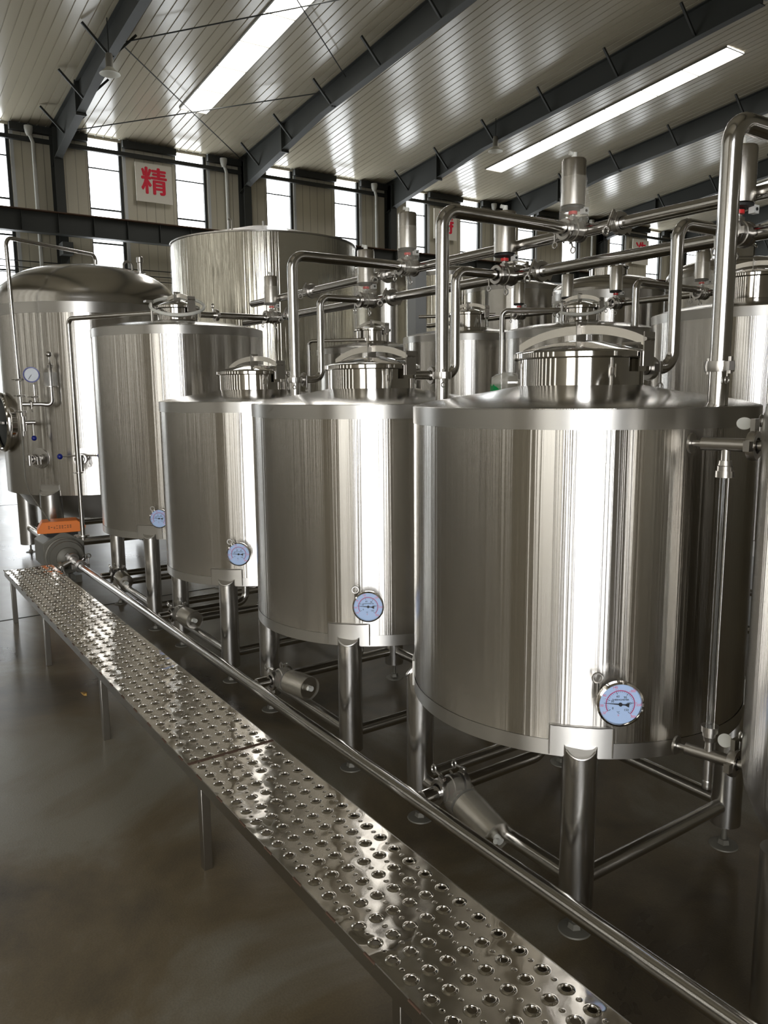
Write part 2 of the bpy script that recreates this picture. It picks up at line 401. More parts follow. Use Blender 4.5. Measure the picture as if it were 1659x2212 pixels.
for i, yc in enumerate(vc):
    off = yc > -1
    where = 'nearest the left edge of the photo' if i == 1 else ''
    t = thing('roof_rafter', group='dark grey roof rafters', label=('dark grey tapered steel roof rafter, the one nearest and just outside the frame at left' if off else
        'dark grey tapered steel roof rafter, %s from the left' % ordinal(i-1)), cat='roof beam', loc=(0, yc, 0))
    rb = MB()
    R = lambda x: roofz(x)-.03
    ibeam(rb, [(25.9, R(25.9), R(25.9)-1.1), (25.2, R(25.2), R(25.2)-.95), (20.4, R(20.4), R(20.4)-.60), (RX, R(RX), R(RX)-.72)], 0)
    ibeam(rb, [(RX, R(RX), R(RX)-.62), (1.6, R(1.6), R(1.6)-.5), (XW+.3, R(XW), R(XW)-1.0)], 0)
    rb.build('rafter_beam', 'beam', t)
    for x in (24.5, 22.2, 19.8, 17.4, 15.0, 12.7):
        z = R(x)
        for s in (-1, 1):
            MB().bar((x, s*.02, z-.62), (x, s*.62, z-.02), .055, .055).build('knee_brace', 'beam', t)
    for x in (22.7,):
        MB().box((x, 0, R(x)-.40), (.05, .26, .86)).build('splice_plate', 'beam', t)
    t = thing('steel_column', group='steel columns of the window wall', label=('dark grey steel wall column just outside the frame at left' if off else 'dark grey steel column against the window wall, %s from the left' % ordinal(i-1)), cat='column', loc=(25.65, yc, 0))
    cb = MB()
    for x in (-.22, .22): cb.box((x, 0, 4.6), (.02, .26, 9.2))
    cb.box((0, 0, 4.6), (.44, .03, 9.2)); cb.build('column_shaft', 'beam', t)
    MB().box((-.4, 0, 5.75), (.5, .3, .35)).build('crane_bracket', 'beam', t)
    t = thing('rain_downpipe', group='rain downpipes of the window wall', label=('white rain downpipe just outside the frame at left' if off else 'white plastic downpipe with funnel beside the %s wall column from the left' % ordinal(i-1)), cat='pipe', loc=(25.7, yc+.62, 0))
    MB().tube([(0, 0, .1), (0, 0, 8.75), (-.02, .08, 8.95)], .055, 12).build('downpipe', 'pvc', t)
    MB().lathe([(.055, -.1), (.10, .0), (.12, .10), (.12, .18), (0, .18)], (-.02, .1, 9.0)).build('funnel', 'pvc', t)
# crane runway beam
t = thing('crane_beam', 'long dark grey crane runway beam across the far wall', 'beam', (25.1, -27, 0))
cb = MB(); cb.box((0, 0, 6.42), (.03, 66, .56)); cb.box((0, 0, 6.13), (.3, 66, .03))
for yy in range(-32, 33): cb.box((-.07, yy+.25, 6.42), (.14, .015, .54)) if abs(yy) < 33 else None
cb.build('beam_web', 'beam', t)
MB().box((0, 0, 6.715), (.36, 66, .03)).build('rusty_rail', 'rust', t)
# diagonal bracing rods under the roof
def rod(a, b_, lab): tag(MB().cyl(a, b_, .016, seg=6).build('bracing_rod', 'darksteel'), lab, 'rod')
Z = lambda x: roofz(x)-.22
rod((25.4, -6.3, Z(25.4)), (20.0, -11.85, Z(20)), 'thin dark bracing rod rising right from the wall across the left roof bay')
rod((20.0, -6.3, Z(20.0)), (25.5, -11.9, Z(25.5)), 'thin dark bracing rod falling right across the left bay to the second column')
rod((19.9, -6.3, Z(19.9)), (14.0, -11.9, Z(14)), 'thin dark bracing rod at the top edge, rising right from the first rafter')
rod((14.0, -6.3, Z(14)), (19.0, -11.9, Z(19)), 'thin dark bracing rod right of the near skylight, falling to the second rafter')
# lamps
def lamp(x, y, ztop, zl, lab):
    t = thing('high_bay_lamp', lab, 'lamp', (x, y, zl), 0, 'high bay lamps')
    MB().tube([(0, 0, .42), (0, 0, ztop-zl)], .012, 8).build('drop_rod', 'darksteel', t)
    MB().lathe([(0, .45), (.07, .44), (.085, .38), (.085, .14), (.0, .12)], seg=24).build('gear_housing', 'castgrey', t)
    MB().lathe([(.07, .16), (.12, .10), (.22, .02), (.235, 0), (.225, .0), (.1, .08), (0, .1)], seg=32).build('reflector', 'lampwhite', t)
lamp(19.45, -5.82, 9.945, 8.75, 'grey bell-shaped high bay lamp hanging below the leftmost rafter')
lamp(19.6, -17.80, 9.93, 8.95, 'small brass-toned high bay lamp hanging near the long skylight')
# signs
def sign(y0, y1, z0, z1, ch, lab):
    t = thing('wall_sign', lab, 'sign', (25.80, (y0+y1)/2, z0), 0, 'character signs on the far wall'); h = z1-z0; wd = y0-y1
    MB().box((0, 0, h/2), (.03, wd, h)).build('sign_board', 'board', t)
    m = MB()
    for kk, (dx, dy) in enumerate(((-.018, 0), (.018, 0), (0, -.014), (0, .014))): put_text(m, ch, .86, lambda x, y, z: (-.02-z-.003*kk, -x-dx, h/2+y+dy), 0, .004)
    m.build('painted_character', 'redpaint', t)
sign(-8.33, -9.5, 7.52, 8.68, '\u7cbe', 'white square sign with red Chinese character \u7cbe between the two left windows')
sign(-20.20, -21.36, 7.52, 8.68, '\u94f8', 'white square sign with red Chinese character \u94f8 behind the tall bent pipe')
sign(-32.4, -33.6, 7.52, 8.68, '\u9020', 'white square sign with red Chinese character \u9020 seen between the two header pipes at right')
# ------------------------------------------------------------------ fittings
def clamp(mb, p, axis, r, wing=(0, 0, -1), s=1.0):
    """hinged pipe clamp with a wing nut"""
    p = Vector(p); a = Vector(axis).normalized(); wv = Vector(wing); wv = (wv - a*wv.dot(a)).normalized()
    R = r+.014*s
    mb.lathe([(r, -.010*s), (R, -.010*s), (R+.003*s, 0), (R, .010*s), (r, .010*s)], p, a, 28)
    side = a.cross(wv).normalized()
    for q in (-1, 1):
        c = p + side*(R+.006*s)*q
        mb.bar(c-wv*.012*s, c+wv*.012*s, .018*s, .016*s)
    e = p + side*(R+.012*s)
    mb.cyl(e-wv*.02*s, e+wv*.045*s, .004*s, seg=8)
    mb.torus(e+wv*.058*s, .013*s, .0035*s, a, 16, 6)
def wingloop(mb, p, d, s=1.0):
    p = Vector(p); d = Vector(d).normalized(); mb.cyl(p, p+d*.03*s, .004*s, seg=8); mb.torus(p+d*.045*s, .014*s, .004*s, (1, 0, 0), 16, 6)

def valve(label, loc, rot=None, film=True, group='pneumatic actuated valves on the steel piping', pipe_r=.026, big=True, tight=False):
    """butterfly valve with a pneumatic actuator; flow along local X, actuator up local Z"""
    t = thing('actuated_valve', label, 'valve', loc, 0, group)
    if rot: t.rotation_mode = 'QUATERNION'; t.rotation_quaternion = rot
    m = MB(); m.lathe([(pipe_r*.9, -.032), (.043, -.03), (.043, -.010), (.047, -.008), (.047, .008), (.043, .010), (.043, .03), (pipe_r*.9, .032)], (0, 0, 0), (1, 0, 0), 28)
    m.cyl((0, 0, .03), (0, 0, .062), .016, .012); m.box((0, 0, .05), (.03, .03, .012))
    for q in (-1, 1):
        m.cyl((q*.02, .03, -.035), (q*.02, .03, -.05), .004, seg=6)
    m.build('valve_body', 'cast', t)
    for q, wv in ((-.048, (0, 0, -1)), (.048, (0, -.3, -1))):
        m = MB(); clamp(m, (q, 0, 0), (1, 0, 0), pipe_r+.004, wv); m.build('pipe_clamp', 'cast', t)
    m = MB(); m.lathe([(0, .094), (.044, .096), (.052, .102), (.052, .285), (.049, .293), (0, .295)], seg=40); a = m.build('actuator_can', 'act', t)
    MB().lathe([(0, .082), (.05, .088), (.05, .097), (0, .098)], seg=32).build('dark_end_plate', 'rubber', a)
    MB().cyl((0, 0, .06), (0, 0, .09), .009).build('stem', 'mirror', t)
    MB().cyl((0, 0, .067), (0, 0, .08), .019).build('red_indicator', 'red', t)
    m = MB(); m.cyl((0, 0, .293), (0, 0, .322), .012); m.cyl((0, 0, .315), (-.022, .008, .319), .009); m.build('air_fitting', 'silicone', t)
    m = MB(); m.box((.03, -.038, .079), (.03, .022, .028)); sb = m.build('sensor_block', 'white', t)
    MB().cyl((.03, -.048, .079), (.03, -.0515, .079), .006, seg=12).build('black_port', 'rubber', sb)
    if big:
        m = MB()
        def on(x, y, z, a0=2.35): a = a0 + x/.052; return ((.0524+z)*math.cos(a), (.0524+z)*math.sin(a), .165+y)
        put_text(m, 'CE', .022, on, .0006, .0002)
        for yy in (-.028, -.020, .022, .030): m.add([on(-.03, yy, 0), on(.0, yy, 0), on(.03, yy, 0), on(.03, yy+.0022, 0), on(0, yy+.0022, 0), on(-.03, yy+.0022, 0)], [(0, 1, 4, 5), (1, 2, 3, 4)])
        m.build('printed_marks', 'ink', a)
    if film:
        rnd = random.Random(hash(label) % 1000 if False else len(label)); m = MB(); vs = []; ns = 22; nz = 16
        for j in range(nz+1):
            z = (-.03 if not tight else .02) + (.25 if not tight else .285)*j/nz; f = j/nz
            for i in range(ns):
                a = 2*PI*i/ns; r = (.056 + .026*math.sin(PI*min(1, f*1.1))*max(0, math.cos(a-(5.2 if False else 4.4)))**1.5 + rnd.uniform(-.003, .003)) if not tight else .0545 + rnd.uniform(-.0015, .0015) + .004*math.sin(PI*f*3)**2*(1-f)
                vs.append((r*math.cos(a), r*math.sin(a), z))
        m.add(vs, [(j*ns+i, j*ns+(i+1) % ns, (j+1)*ns+(i+1) % ns, (j+1)*ns+i) for j in range(nz) for i in range(ns)])
        m.build('loose_plastic_film', 'film', t, ang=80)
    return t

# ---------------- dial thermometer (local: face looks along +X)
def dial(parent, loc, rz, r=.061, detail=True, blue=True, out=.075):
    o = MB(); o.lathe([(0, -.016), (r*.94, -.016), (r*.96, -.012), (r, -.010), (r+.001, .006), (r*.93, .009), (r*.90, .006)], (0, 0, 0), (1, 0, 0), 48)
    case = o.build('thermometer', 'mirror', parent, loc, (0, 0, rz))
    st = MB(); st.cyl((-.016, 0, 0), (-out, 0, 0), .02)
    clamp(st, (-.035, 0, 0), (1, 0, 0), .026, (0, 0, 1), 1.0); st.build('stem_clamp', 'cast', case)
    MB().lathe([(0, .003), (r*.91, .003)], (0, 0, 0), (1, 0, 0), 40).build('dial_face', 'dial' if blue else 'dialwhite', case)
    # angle convention: th measured clockwise from the left as seen from the front. viewer sees +Y to the right when looking at -X
    def P(th, rr, x=.0045): return (x, rr*math.cos(th), rr*math.sin(th))
    def arc(mb, r0, r1, a0, a1, x=.0042, n=36):
        vs = [];
        for i in range(n+1):
            a = a0+(a1-a0)*i/n; vs += [P(a, r0, x), P(a, r1, x)]
        mb.add(vs, [(2*i, 2*i+1, 2*i+3, 2*i+2) for i in range(n)])
    A0, A1 = math.radians(210), math.radians(-45)
    mb = MB(); arc(mb, r*.60, r*.635, A0, A1); mb.build('red_scale', 'magenta', case)
    if detail:
        mb = MB(); mp = MB()
        for i in range(31):
            a = A0+(A1-A0)*i/30; big = i % 6 == 0
            for (q, ra, rb) in ((mb, r*(.48 if big else .53), r*.59), (mp, r*.645, r*(.72 if big else .68))):
                w2 = .0006 if big else .0003; dx = Vector((0, -math.sin(a), math.cos(a)))*w2
                p0, p1 = Vector(P(a, ra)), Vector(P(a, rb)); q.add([p0-dx, p1-dx, p1+dx, p0+dx], [(0, 1, 2, 3)])
        fn = lambda cy, cz: (lambda x, y, z: (.0045+z, cy+x, cz+y))
        for tx, i in (('0', 0), ('30', 6), ('60', 12), ('90', 18), ('120', 24), ('150', 30)):
            a = A0+(A1-A0)*i/30; put_text(mb, tx, r*.14, fn(r*.37*math.cos(a), r*.37*math.sin(a)), 0, .0001)
        put_text(mb, 'THERMOMETER', r*.105, fn(0, r*.2), 0, .0001); put_text(mb, '\u00b0C', r*.13, fn(-r*.08, -r*.38), 0, .0001)
        for tx, i in (('32', 0), ('50', 3), ('90', 7), ('140', 12), ('200', 19), ('250', 25), ('300', 30)):
            a = A0+(A1-A0)*i/30; put_text(mp, tx, r*.15, fn(r*.80*math.cos(a), r*.80*math.sin(a)), 0, .0001)
        put_text(mp, '\u00b0F', r*.11, fn(-r*.08, -r*.52), 0, .0001)
        mb.build('black_numerals', 'ink', case); mp.build('pink_numerals', 'pink', case)
    nd = MB(); a = math.radians(175 if True else 0)
    c, s = math.cos(a), math.sin(a)
    R2 = lambda x, y: (.0062, x*c - y*s, x*s + y*c)
    nd.add([R2(.0, .0018), R2(r*.72, .0003), R2(r*.72, -.0003), R2(0, -.0018)], [(0, 1, 2, 3)])
    nd.add([R2(0, .0015), R2(-r*.2, .0015), R2(-r*.38, .0065), R2(-r*.38, -.0065), R2(-r*.2, -.0015), R2(0, -.0015)], [(0, 1, 2, 3, 4, 5)])
    nd.cyl((.0045, 0, 0), (.008, 0, 0), r*.08, seg=16); nd.build('needle', 'ink', case)
    return case

# ---------------- manway: neck, domed lid, arched clamp bar
def manway(t, z, rn, h, tall=1.0, bar=True, ring=False, ang=math.radians(-166), film=True):
    MB().lathe([(rn+.02, -.03), (rn+.006, 0), (rn, .006), (rn, h)], (0, 0, z), seg=64).build('manway_neck', 'mirror', t)
    rl = rn+.017; m = MB()
    m.lathe([(rl-.004, h-.004), (rl, h), (rl, h+.014), (rl-.006, h+.018), (rl*.9, h+.022), (rl*.5, h+.045), (.03, h+.056), (0, h+.057)], (0, 0, z), seg=64)
    lid = m.build('manway_lid', 'mirror', t)
    if bar:
        d = Vector((math.cos(ang), math.sin(ang), 0)); q = Vector((-d.y, d.x, 0)); vs = []; n = 18; H2 = .027*tall
        L = rl+.012
        for i in range(n+1):
            s = -1 + 2*i/n; p = d*L*s; zz = z+h+.024 + .052*(1-abs(s)**2.2)**.9
            for w_, dz in ((-.004, 0), (.004, 0), (.004, H2), (-.004, H2)): vs.append(p+q*w_+Vector((0, 0, zz+dz)))
        fs = [(4*i+k, 4*i+(k+1) % 4, 4*i+4+(k+1) % 4, 4*i+4+k) for i in range(n) for k in range(4)] + [(0, 1, 2, 3), (4*n+3, 4*n+2, 4*n+1, 4*n)]
        bmr = MB().add(vs, fs); bar_ = bmr.build('arched_clamp_bar', 'edge' if False else 'act', t)
        m = MB(); ctr = Vector((0, 0, z+h+.06))
        ctr.z -= .004
        for w_ in (-.011, .011): m.bar(ctr+q*w_, ctr+q*w_+Vector((0, 0, .058)), .028, .004)
        m.cyl(ctr+q*-.016+Vector((0, 0, .045)), ctr+q*.016+Vector((0, 0, .045)), .006, seg=10)
        m.build('centre_yoke', 'cast', bar_); m = MB()
        e = d*(L+.0)
        for w_ in (-.013, .013): m.bar(e+q*w_+Vector((0, 0, z+h-.03)), e+q*w_+Vector((0, 0, z+h+.072)), .032, .004)
        m.cyl(e+q*-.03+Vector((0, 0, z+h+.05)), e+q*.03+Vector((0, 0, z+h+.05)), .006, seg=10)
        m.cyl(e*.9+Vector((0, 0, z+h+.04)), e*.62+Vector((0, 0, z+h+.04)), .005, seg=8)
        m.build('hinge_yoke', 'cast', bar_)
        vs = []
        f = d*(L-.012); ff = []
        for i in range(9):
            a = ang + (-.16 + .32*i/8) ; x, y = math.cos(a)*(rl+.004), math.sin(a)*(rl+.004); vs += [(x, y, z+h-.045), (x, y, z+h+.012)]
        MB().add(vs, [(2*i, 2*i+1, 2*i+3, 2*i+2) for i in range(8)]).build('hinge_tab', 'mirror', t)
    if ring:
        R = rn+.045; m = MB(); n = 48; vs = []; ms = 8; tilt = .10; va = math.atan2(t.location.y, t.location.x)
        for i in range(n):
            a = 2*PI*i/n; c = Vector((R*math.cos(a), R*math.sin(a), 0)); zz = z+h+.02 - .075*math.cos(a-va-PI)
            for k in range(ms):
                f = 2*PI*k/ms; rr = R+.010*math.cos(f); vs.append((rr*math.cos(a), rr*math.sin(a), zz+.012*math.sin(f)))
        m.add(vs, [(i*ms+k, ((i+1) % n)*ms+k, ((i+1) % n)*ms+(k+1) % ms, i*ms+(k+1) % ms) for i in range(n) for k in range(ms)])
        m.build('white_gasket_ring', 'silicone', t)
        m = MB(); m.cyl((0, R, z-.02), (0, R, z+h+.04), .009, seg=10); m.box((0, R+.02, z+h+.04), (.06, .05, .012)); m.build('hinge_post', 'cast', t)

def tank(label, x, y, R, zb, zr, rn=.198, nh=.098, dz=.05, legs=True, ring=False, gauge=None, bar=True, group=None, dome='cone', manw=True, legr=.049, leg_off=None, foot=True, name='brewing_tank', plates=True, cat='tank', mats=('shell', 'band', 'dome')):
    t = thing(name, label, cat, (x, y, 0), 0, group or ('steel brewing tanks' if name == 'brewing_tank' else 'big storage tanks'))
    seg = 128
    MB().lathe([(0, zb+.03), (R-.06, zb+.03), (R-.012, zb), (R, zb), (R, zr)], seg=seg).build('tank_shell', mats[0], t, ang=25)
    if dome == 'cone':
        MB().lathe([(R+.0015, zb), (R+.0015, zb+.045)], seg=seg).build('bottom_band', mats[1], t)
        MB().lathe([(R+.0015, zr-.055), (R+.002, zr-.002), (R-.004, zr+.001)], seg=seg).build('top_band', mats[1], t)
        rn_ = rn if manw else 0
        MB().lathe([(R-.002, zr), (R*.9, zr+dz*.28), (R*.7, zr+dz*.62), (rn_*1.35+.01, zr+dz*.93), (rn_, zr+dz+.012)], seg=seg).build('tank_top', mats[2], t, ang=50)
    else:   # dished ends
        MB().lathe([(R+.0015, zr-.09), (R+.002, zr)], seg=seg).build('top_band', mats[1], t)
        pr = [(R+.004, zr), (R+.0, zr+.03)] + [(R*math.cos(a)**.8 if a < 1.57 else 0, zr+.03+dz*math.sin(a)) for a in [PI/2*i/14 for i in range(15)]]
        pr[-1] = (0, zr+.03+dz)
        MB().lathe(pr, seg=seg).build('tank_top', mats[2], t, ang=50)
        MB().lathe([(R, zb+.06), (R-.015, zb+.02), (R-.06, zb), (R*.8, zb-dz*.35), (R*.4, zb-dz*.75), (0, zb-dz*.85)], seg=seg).build('dished_bottom', mats[1], t, ang=50)
    if manw: manway(t, zr+dz+ (.0 if dome == 'cone' else -.01), rn, nh, ring=ring, bar=bar)
    if legs:
        lo = leg_off or R*.688; ztop = zb+.055
        for sx, sy in ((-1, 1), (-1, -1), (1, 1), (1, -1)):
            c = Vector((sx*lo, sy*lo, 0)); d = Vector((sx, sy, 0)).normalized()
            m = MB(); n = 32; vs = []       # tube with a slanted, welded-on top
            for i in range(n):
                a = 2*PI*i/n; e = Vector((math.cos(a), math.sin(a), 0))
                vs.append(c+e*legr+Vector((0, 0, .085)))
                vs.append(c+e*legr+Vector((0, 0, ztop - .045*max(0, e.dot(d)))))
            m.add(vs, [(2*i, 2*((i+1) % n), 2*((i+1) % n)+1, 2*i+1) for i in range(n)] + [tuple(2*i for i in range(n)), tuple(2*i+1 for i in range(n))])
            m.tube([c+Vector((0, 0, .085)), c+Vector((0, 0, .0851))], legr*.98, 24)
            lg = m.build('leg', 'leg', t, ang=40)
            if foot:
                m = MB(); m.cyl(c+Vector((0, 0, .006)), c+Vector((0, 0, .09)), .009, seg=12); m.lathe([(.022, .006), (.018, .024), (0, .026)], c, seg=6)
                m.lathe([(0, .008), (.02, .008), (.046, .004), (.048, 0)], c, seg=32)
                m.build('levelling_foot', 'castgrey', lg)
            if plates:
                m = MB(); vs = []; k = 8; hw = .085/R; am = math.atan2(sy, sx)
                for i in range(k+1):
                    a = am-hw+2*hw*i/k; e = Vector((math.cos(a), math.sin(a), 0))
                    vs += [e*(R+.001)+Vector((0, 0, zb+.005)), e*(R+.006)+Vector((0, 0, zb+.005)), e*(R+.006)+Vector((0, 0, zb+.092)), e*(R+.001)+Vector((0, 0, zb+.092))]
                m.add(vs, [(4*i+q, 4*i+4+q, 4*i+4+(q+1) % 4, 4*i+(q+1) % 4) for i in range(k) for q in range(4)] + [(0, 1, 2, 3), (4*k+3, 4*k+2, 4*k+1, 4*k)])
                pl = m.build('mounting_plate', 'band', t)
                m = MB(); rim = []
                for i in range(15):
                    a = am-hw+2*hw*i/14; rim.append(Vector((math.cos(a)*(R+.005), math.sin(a)*(R+.005), zb+.092+random.uniform(-.001, .001))))
                rim = [rim[0]-Vector((0, 0, .086))] + rim + [rim[-1]-Vector((0, 0, .086))]
                m.tube(rim, .0026, 6)
                m.tube([c+d*0+Vector((math.cos(am+q)*legr, math.sin(am+q)*legr, 0))*1.0+Vector((0, 0, ztop-.045*max(0, math.cos(q)))) for q in [-.9+1.8*i/10 for i in range(11)]], .0034, 6)
                m.build('weld_bead', 'weld', pl)
        br = .024 if legr < .06 else .035
        for a_, b_ in (((-1, 1), (1, 1)), ((1, 1), (1, -1)), ((1, -1), (-1, -1)), ((-1, -1), (-1, 1))):
            za = .155 if legr < .06 else .25
            MB().cyl((a_[0]*lo, a_[1]*lo, za), (b_[0]*lo, b_[1]*lo, za), br, seg=20).build('brace', 'leg', t)
    if gauge is not None: dial(t, ((R+.062)*math.cos(gauge[0]), (R+.062)*math.sin(gauge[0]), gauge[1]), gauge[0], detail=gauge[2], out=.085)
    return t

G1 = math.radians(144)
T1, T2, T3, T4, T0 = (1.77, -1.985), (2.985, -1.985), (4.205, -1.985), (5.40, -1.985), (.56, -1.985)
R1 = .538
t1 = tank('large brushed steel tank at front right with thermometer below its bright middle', *T1, R1, .535, 1.497, gauge=(G1, .722, True))
t2 = tank('brushed steel tank left of the large front one, second nearest', *T2, R1, .530, 1.495, gauge=(G1, .713, True))
t3 = tank('brushed steel tank third from the right in the front row', *T3, R1, .530, 1.497, gauge=(G1, .717, True))
t4 = tank('taller brushed steel tank with a white gasket ring, fourth in the front row', *T4, .575, .607, 1.965, rn=.135, nh=.09, dz=.06, ring=True, gauge=(G1, .755, True))
# the near tank cut off by the right edge of the photo
t0 = thing('brewing_tank', 'rounded steel tank cut off by the right edge of the photo', 'tank', (*T0, 0), 0, 'steel brewing tanks')
MB().lathe([(R0, z) for R0, z in ((.30, 1.60), (.42, 1.575), (.47, 1.55), (.497, 1.52), (.506, 1.48), (.506, .66), (.500, .62), (.484, .58), (.45, .54), (.38, .50), (.2, .46), (0, .45))], seg=128).build('tank_shell', 'shell', t0, ang=60)
MB().lathe([(.30, 1.60), (.1, 1.63), (0, 1.64)], seg=64).build('tank_top', 'dome', t0)
for sx, sy in ((-1, 1), (-1, -1), (1, 1), (1, -1)):
    if (sx, sy) == (1, 1) or True:
        lg = MB().cyl((sx*.3, sy*.3, .08), (sx*.3, sy*.3, .50), .045).build('leg', 'leg', t0)
        m = MB(); m.cyl((sx*.3, sy*.3, .005), (sx*.3, sy*.3, .085), .009, seg=10); m.lathe([(0, .008), (.046, .004), (.048, 0)], (sx*.3, sy*.3, 0), seg=24); m.build('levelling_foot', 'cast', lg)
# sight level gauge on the near tank
GA = .22; gd = Vector((math.cos(GA), math.sin(GA), 0))
base = Vector((.506*math.cos(.30), .506*math.sin(.30), 0))
def level_tee(z, lower):
    m = MB(); p = base+Vector((0, 0, z))
    m.cyl(p-gd*.02, p+gd*.035, .012); clamp(m, p+gd*.03, gd, .020, (0, 0, 1)); 
    m.lathe([(.020, -.008), (.036, -.008), (.038, .0), (.036, .008), (.020, .008)], p+gd*.03, gd, 32)
    m.cyl(p+gd*.035, p+gd*.155, .0165); m.cyl(p+gd*.155, p+gd*.178, .0085); m.lathe([(0, -.003), (.026, -.003), (.026, .003), (0, .003)], p+gd*.182, gd, 32)
    c = p+gd*TG; s = 1 if lower else -1
    m.cyl(c, c+Vector((0, 0, s*.045)), .011)
    m.lathe([(.0, s*.040), (.015, s*.040), (.017, s*.052), (.019, s*.054), (.019, s*.066), (.0225, s*.066), (.0225, s*.082), (.0, s*.082)], c, (0, 0, 1), 24)
    if lower: m.cyl(c, c+Vector((0, 0, -.07)), .0115); m.lathe([(.0115, -.07), (.013, -.075), (.0115, -.08), (.013, -.085), (.011, -.095), (0, -.095)], c)
    m.box(p+gd*.03+Vector((0, 0, .05)), (.012, .02, .03))
    o = m.build('level_gauge_fitting', 'cast', t0)
    tt = MB(); tt.lathe([(0, .0), (.018, .0), (.018, .003), (0, .003)], p+gd*.055+Vector((0, 0, .052)), (-.5, .75, .75), 24); tt.build('cap_disc', 'silicone', o)
    return c
TG = .095
cU = level_tee(1.408, False); cL = level_tee(.585, True)
MB().cyl(cL+Vector((0, 0, .065)), cU-Vector((0, 0, .065)), .0105, seg=20).build('sight_tube', 'glass', t0)

# tall transport tank A at the far left
tA = tank('wide tall steel storage tank with domed top at the far left', 7.70, -1.985, .80, .68, 2.30, dome='dish', dz=.36, manw=False, legr=.09, leg_off=.56, name='storage_tank')
m = MB(); m.torus((.15, -.05, 2.70), .01, .001); 
m = MB(); m.lathe([(.0, 0), (.10, 0), (.10, .012), (.085, .016), (.085, .03), (.1, .032), (.1, .045), (0, .05)], (.10, -.12, 2.665)); m.build('top_flange', 'cast', tA)
m = MB(); m.lathe([(.03, 0), (.03, .05), (.022, .055), (.022, .14), (.03, .145), (.03, .19), (.02, .2), (0, .2)], (-.15, -.45, 2.60), seg=16); m.lathe([(.02, .045), (.05, .045), (.05, .06), (.02, .06)], (-.15, -.45, 2.60)); m.build('relief_valve', 'cast', tA)
m = MB(); m.tube([(-.3, -.25, 2.58), (-.3, -.25, 2.72), (-.3, -.33, 2.72), (-.3, -.33, 2.58)], .011, 10, .04); m.build('lifting_lug', 'cast', tA)
# manway on its left front
md = Vector((-.10, .995, 0)).normalized(); m = MB()
m.torus(md*.83+Vector((0, 0, 1.30)), .24, .022, md); m.lathe([(.24, -.06), (.24, .01)], md*.82+Vector((0, 0, 1.30)), md, 40); mw = m.build('side_manway', 'mirror', tA)
MB().lathe([(.225, .005), (.12, .03), (0, .035)], md*.80+Vector((0, 0, 1.30)), md, 40).build('dark_manway_door', 'darksteel', mw)
m = MB(); m.bar(md*.85+Vector((-.2, 0, 1.3)), md*.85+Vector((.2, 0, 1.3)), .02, .02); m.cyl(md*.84+Vector((0, 0, 1.3)), md*.95+Vector((0, 0, 1.3)), .012); m.build('cross_handle', 'cast', mw)
# gauge tree on tank A (world coordinates converted to local)
LA = lambda x, y, z: (x-7.70, y+1.985, z)
gt = MB(); gx, gy = 7.06, -1.27
gt.tube([LA(7.80, -2.10, 2.70), LA(7.80, -2.10, 2.82), LA(7.08, -1.215, 2.78), LA(7.08, -1.235, 1.20)], .016, 14, .07)
gt.build('top_vent_pipe', 'tube', tA)
gt = MB()
gt.tube([LA(7.08, -1.245, 1.46), LA(7.03, -1.42, 1.46)], .017, 12); gt.tube([LA(7.06, -1.34, 1.46), LA(7.06, -1.34, 1.62)], .014, 12)
gt.tube([LA(7.03, -1.38, 1.46), LA(7.0, -1.46, 1.45), LA(7.0, -1.46, 1.60)], .018, 12, .05)
for p, ax in ((LA(7.08, -1.24, 1.53), (0, 0, 1)), (LA(7.08, -1.24, 1.40), (0, 0, 1)), (LA(7.06, -1.34, 1.52), (0, 0, 1)), (LA(7.05, -1.30, 1.46), (0, 1, 0)), (LA(7.08, -1.235, 1.66), (0, 0, 1))): clamp(gt, p, ax, .018, (0, 1, 0) if ax[2] else (0, 0, -1), .9)
gt.cyl(LA(7.08, -1.24, 1.36), LA(7.08, -1.24, 1.24), .022); gt.cyl(LA(7.08, -1.24, 1.31), LA(7.06, -1.33, 1.31), .016); gt.cyl(LA(7.06, -1.31, 1.31), LA(7.06, -1.31, 1.19), .005)
gt.cyl(LA(7.07, -1.25, 1.30), LA(7.35, -1.36, 1.30), .014)
gt.build('gauge_tree', 'cast', tA)
MB().ball(LA(7.06, -1.31, 1.18), .022).build('blue_knob', 'blue', tA)
pg = MB(); pd = Vector((-1, .32, 0)).normalized(); pc = Vector(LA(7.05, -1.325, 1.70))
pg.lathe([(0, -.035), (.058, -.035), (.062, -.01), (.062, .01), (.054, .012)], pc, pd, 32); g_ = pg.build('pressure_gauge', 'mirror', tA)
MB().lathe([(0, .008), (.055, .008)], pc, pd, 32).build('dial_face', 'dialwhite', g_)
MB().lathe([(.055, .013), (.064, .012), (.064, -.004), (.0545, .009)], pc, pd, 32).build('blue_bezel', 'blue', g_)
MB().bar(pc+pd*.012+Vector((0, 0, 0)), pc+pd*.012+Vector((0, .025, -.035)), .004, .002).build('needle', 'ink', g_)
m = MB(); m.lathe([(.018, 0), (.018, .18), (.012, .19), (.007, .2), (.007, .25), (0, .25)], LA(7.0, -1.46, 1.60)); m.ball(LA(7.0, -1.46, 1.865), .024); m.box(LA(7.0, -1.46, 1.77), (.03, .05, .02)); m.lathe([(0, 0), (.055, 0), (.055, .008), (0, .008)], LA(7.0, -1.46, 1.60)); rv = m.build('bubbling_relief_valve', 'cast', tA)
MB().lathe([(.052, .008), (.052, .12)], LA(7.0, -1.46, 1.60), seg=32).build('clear_cup', 'acrylic', rv)
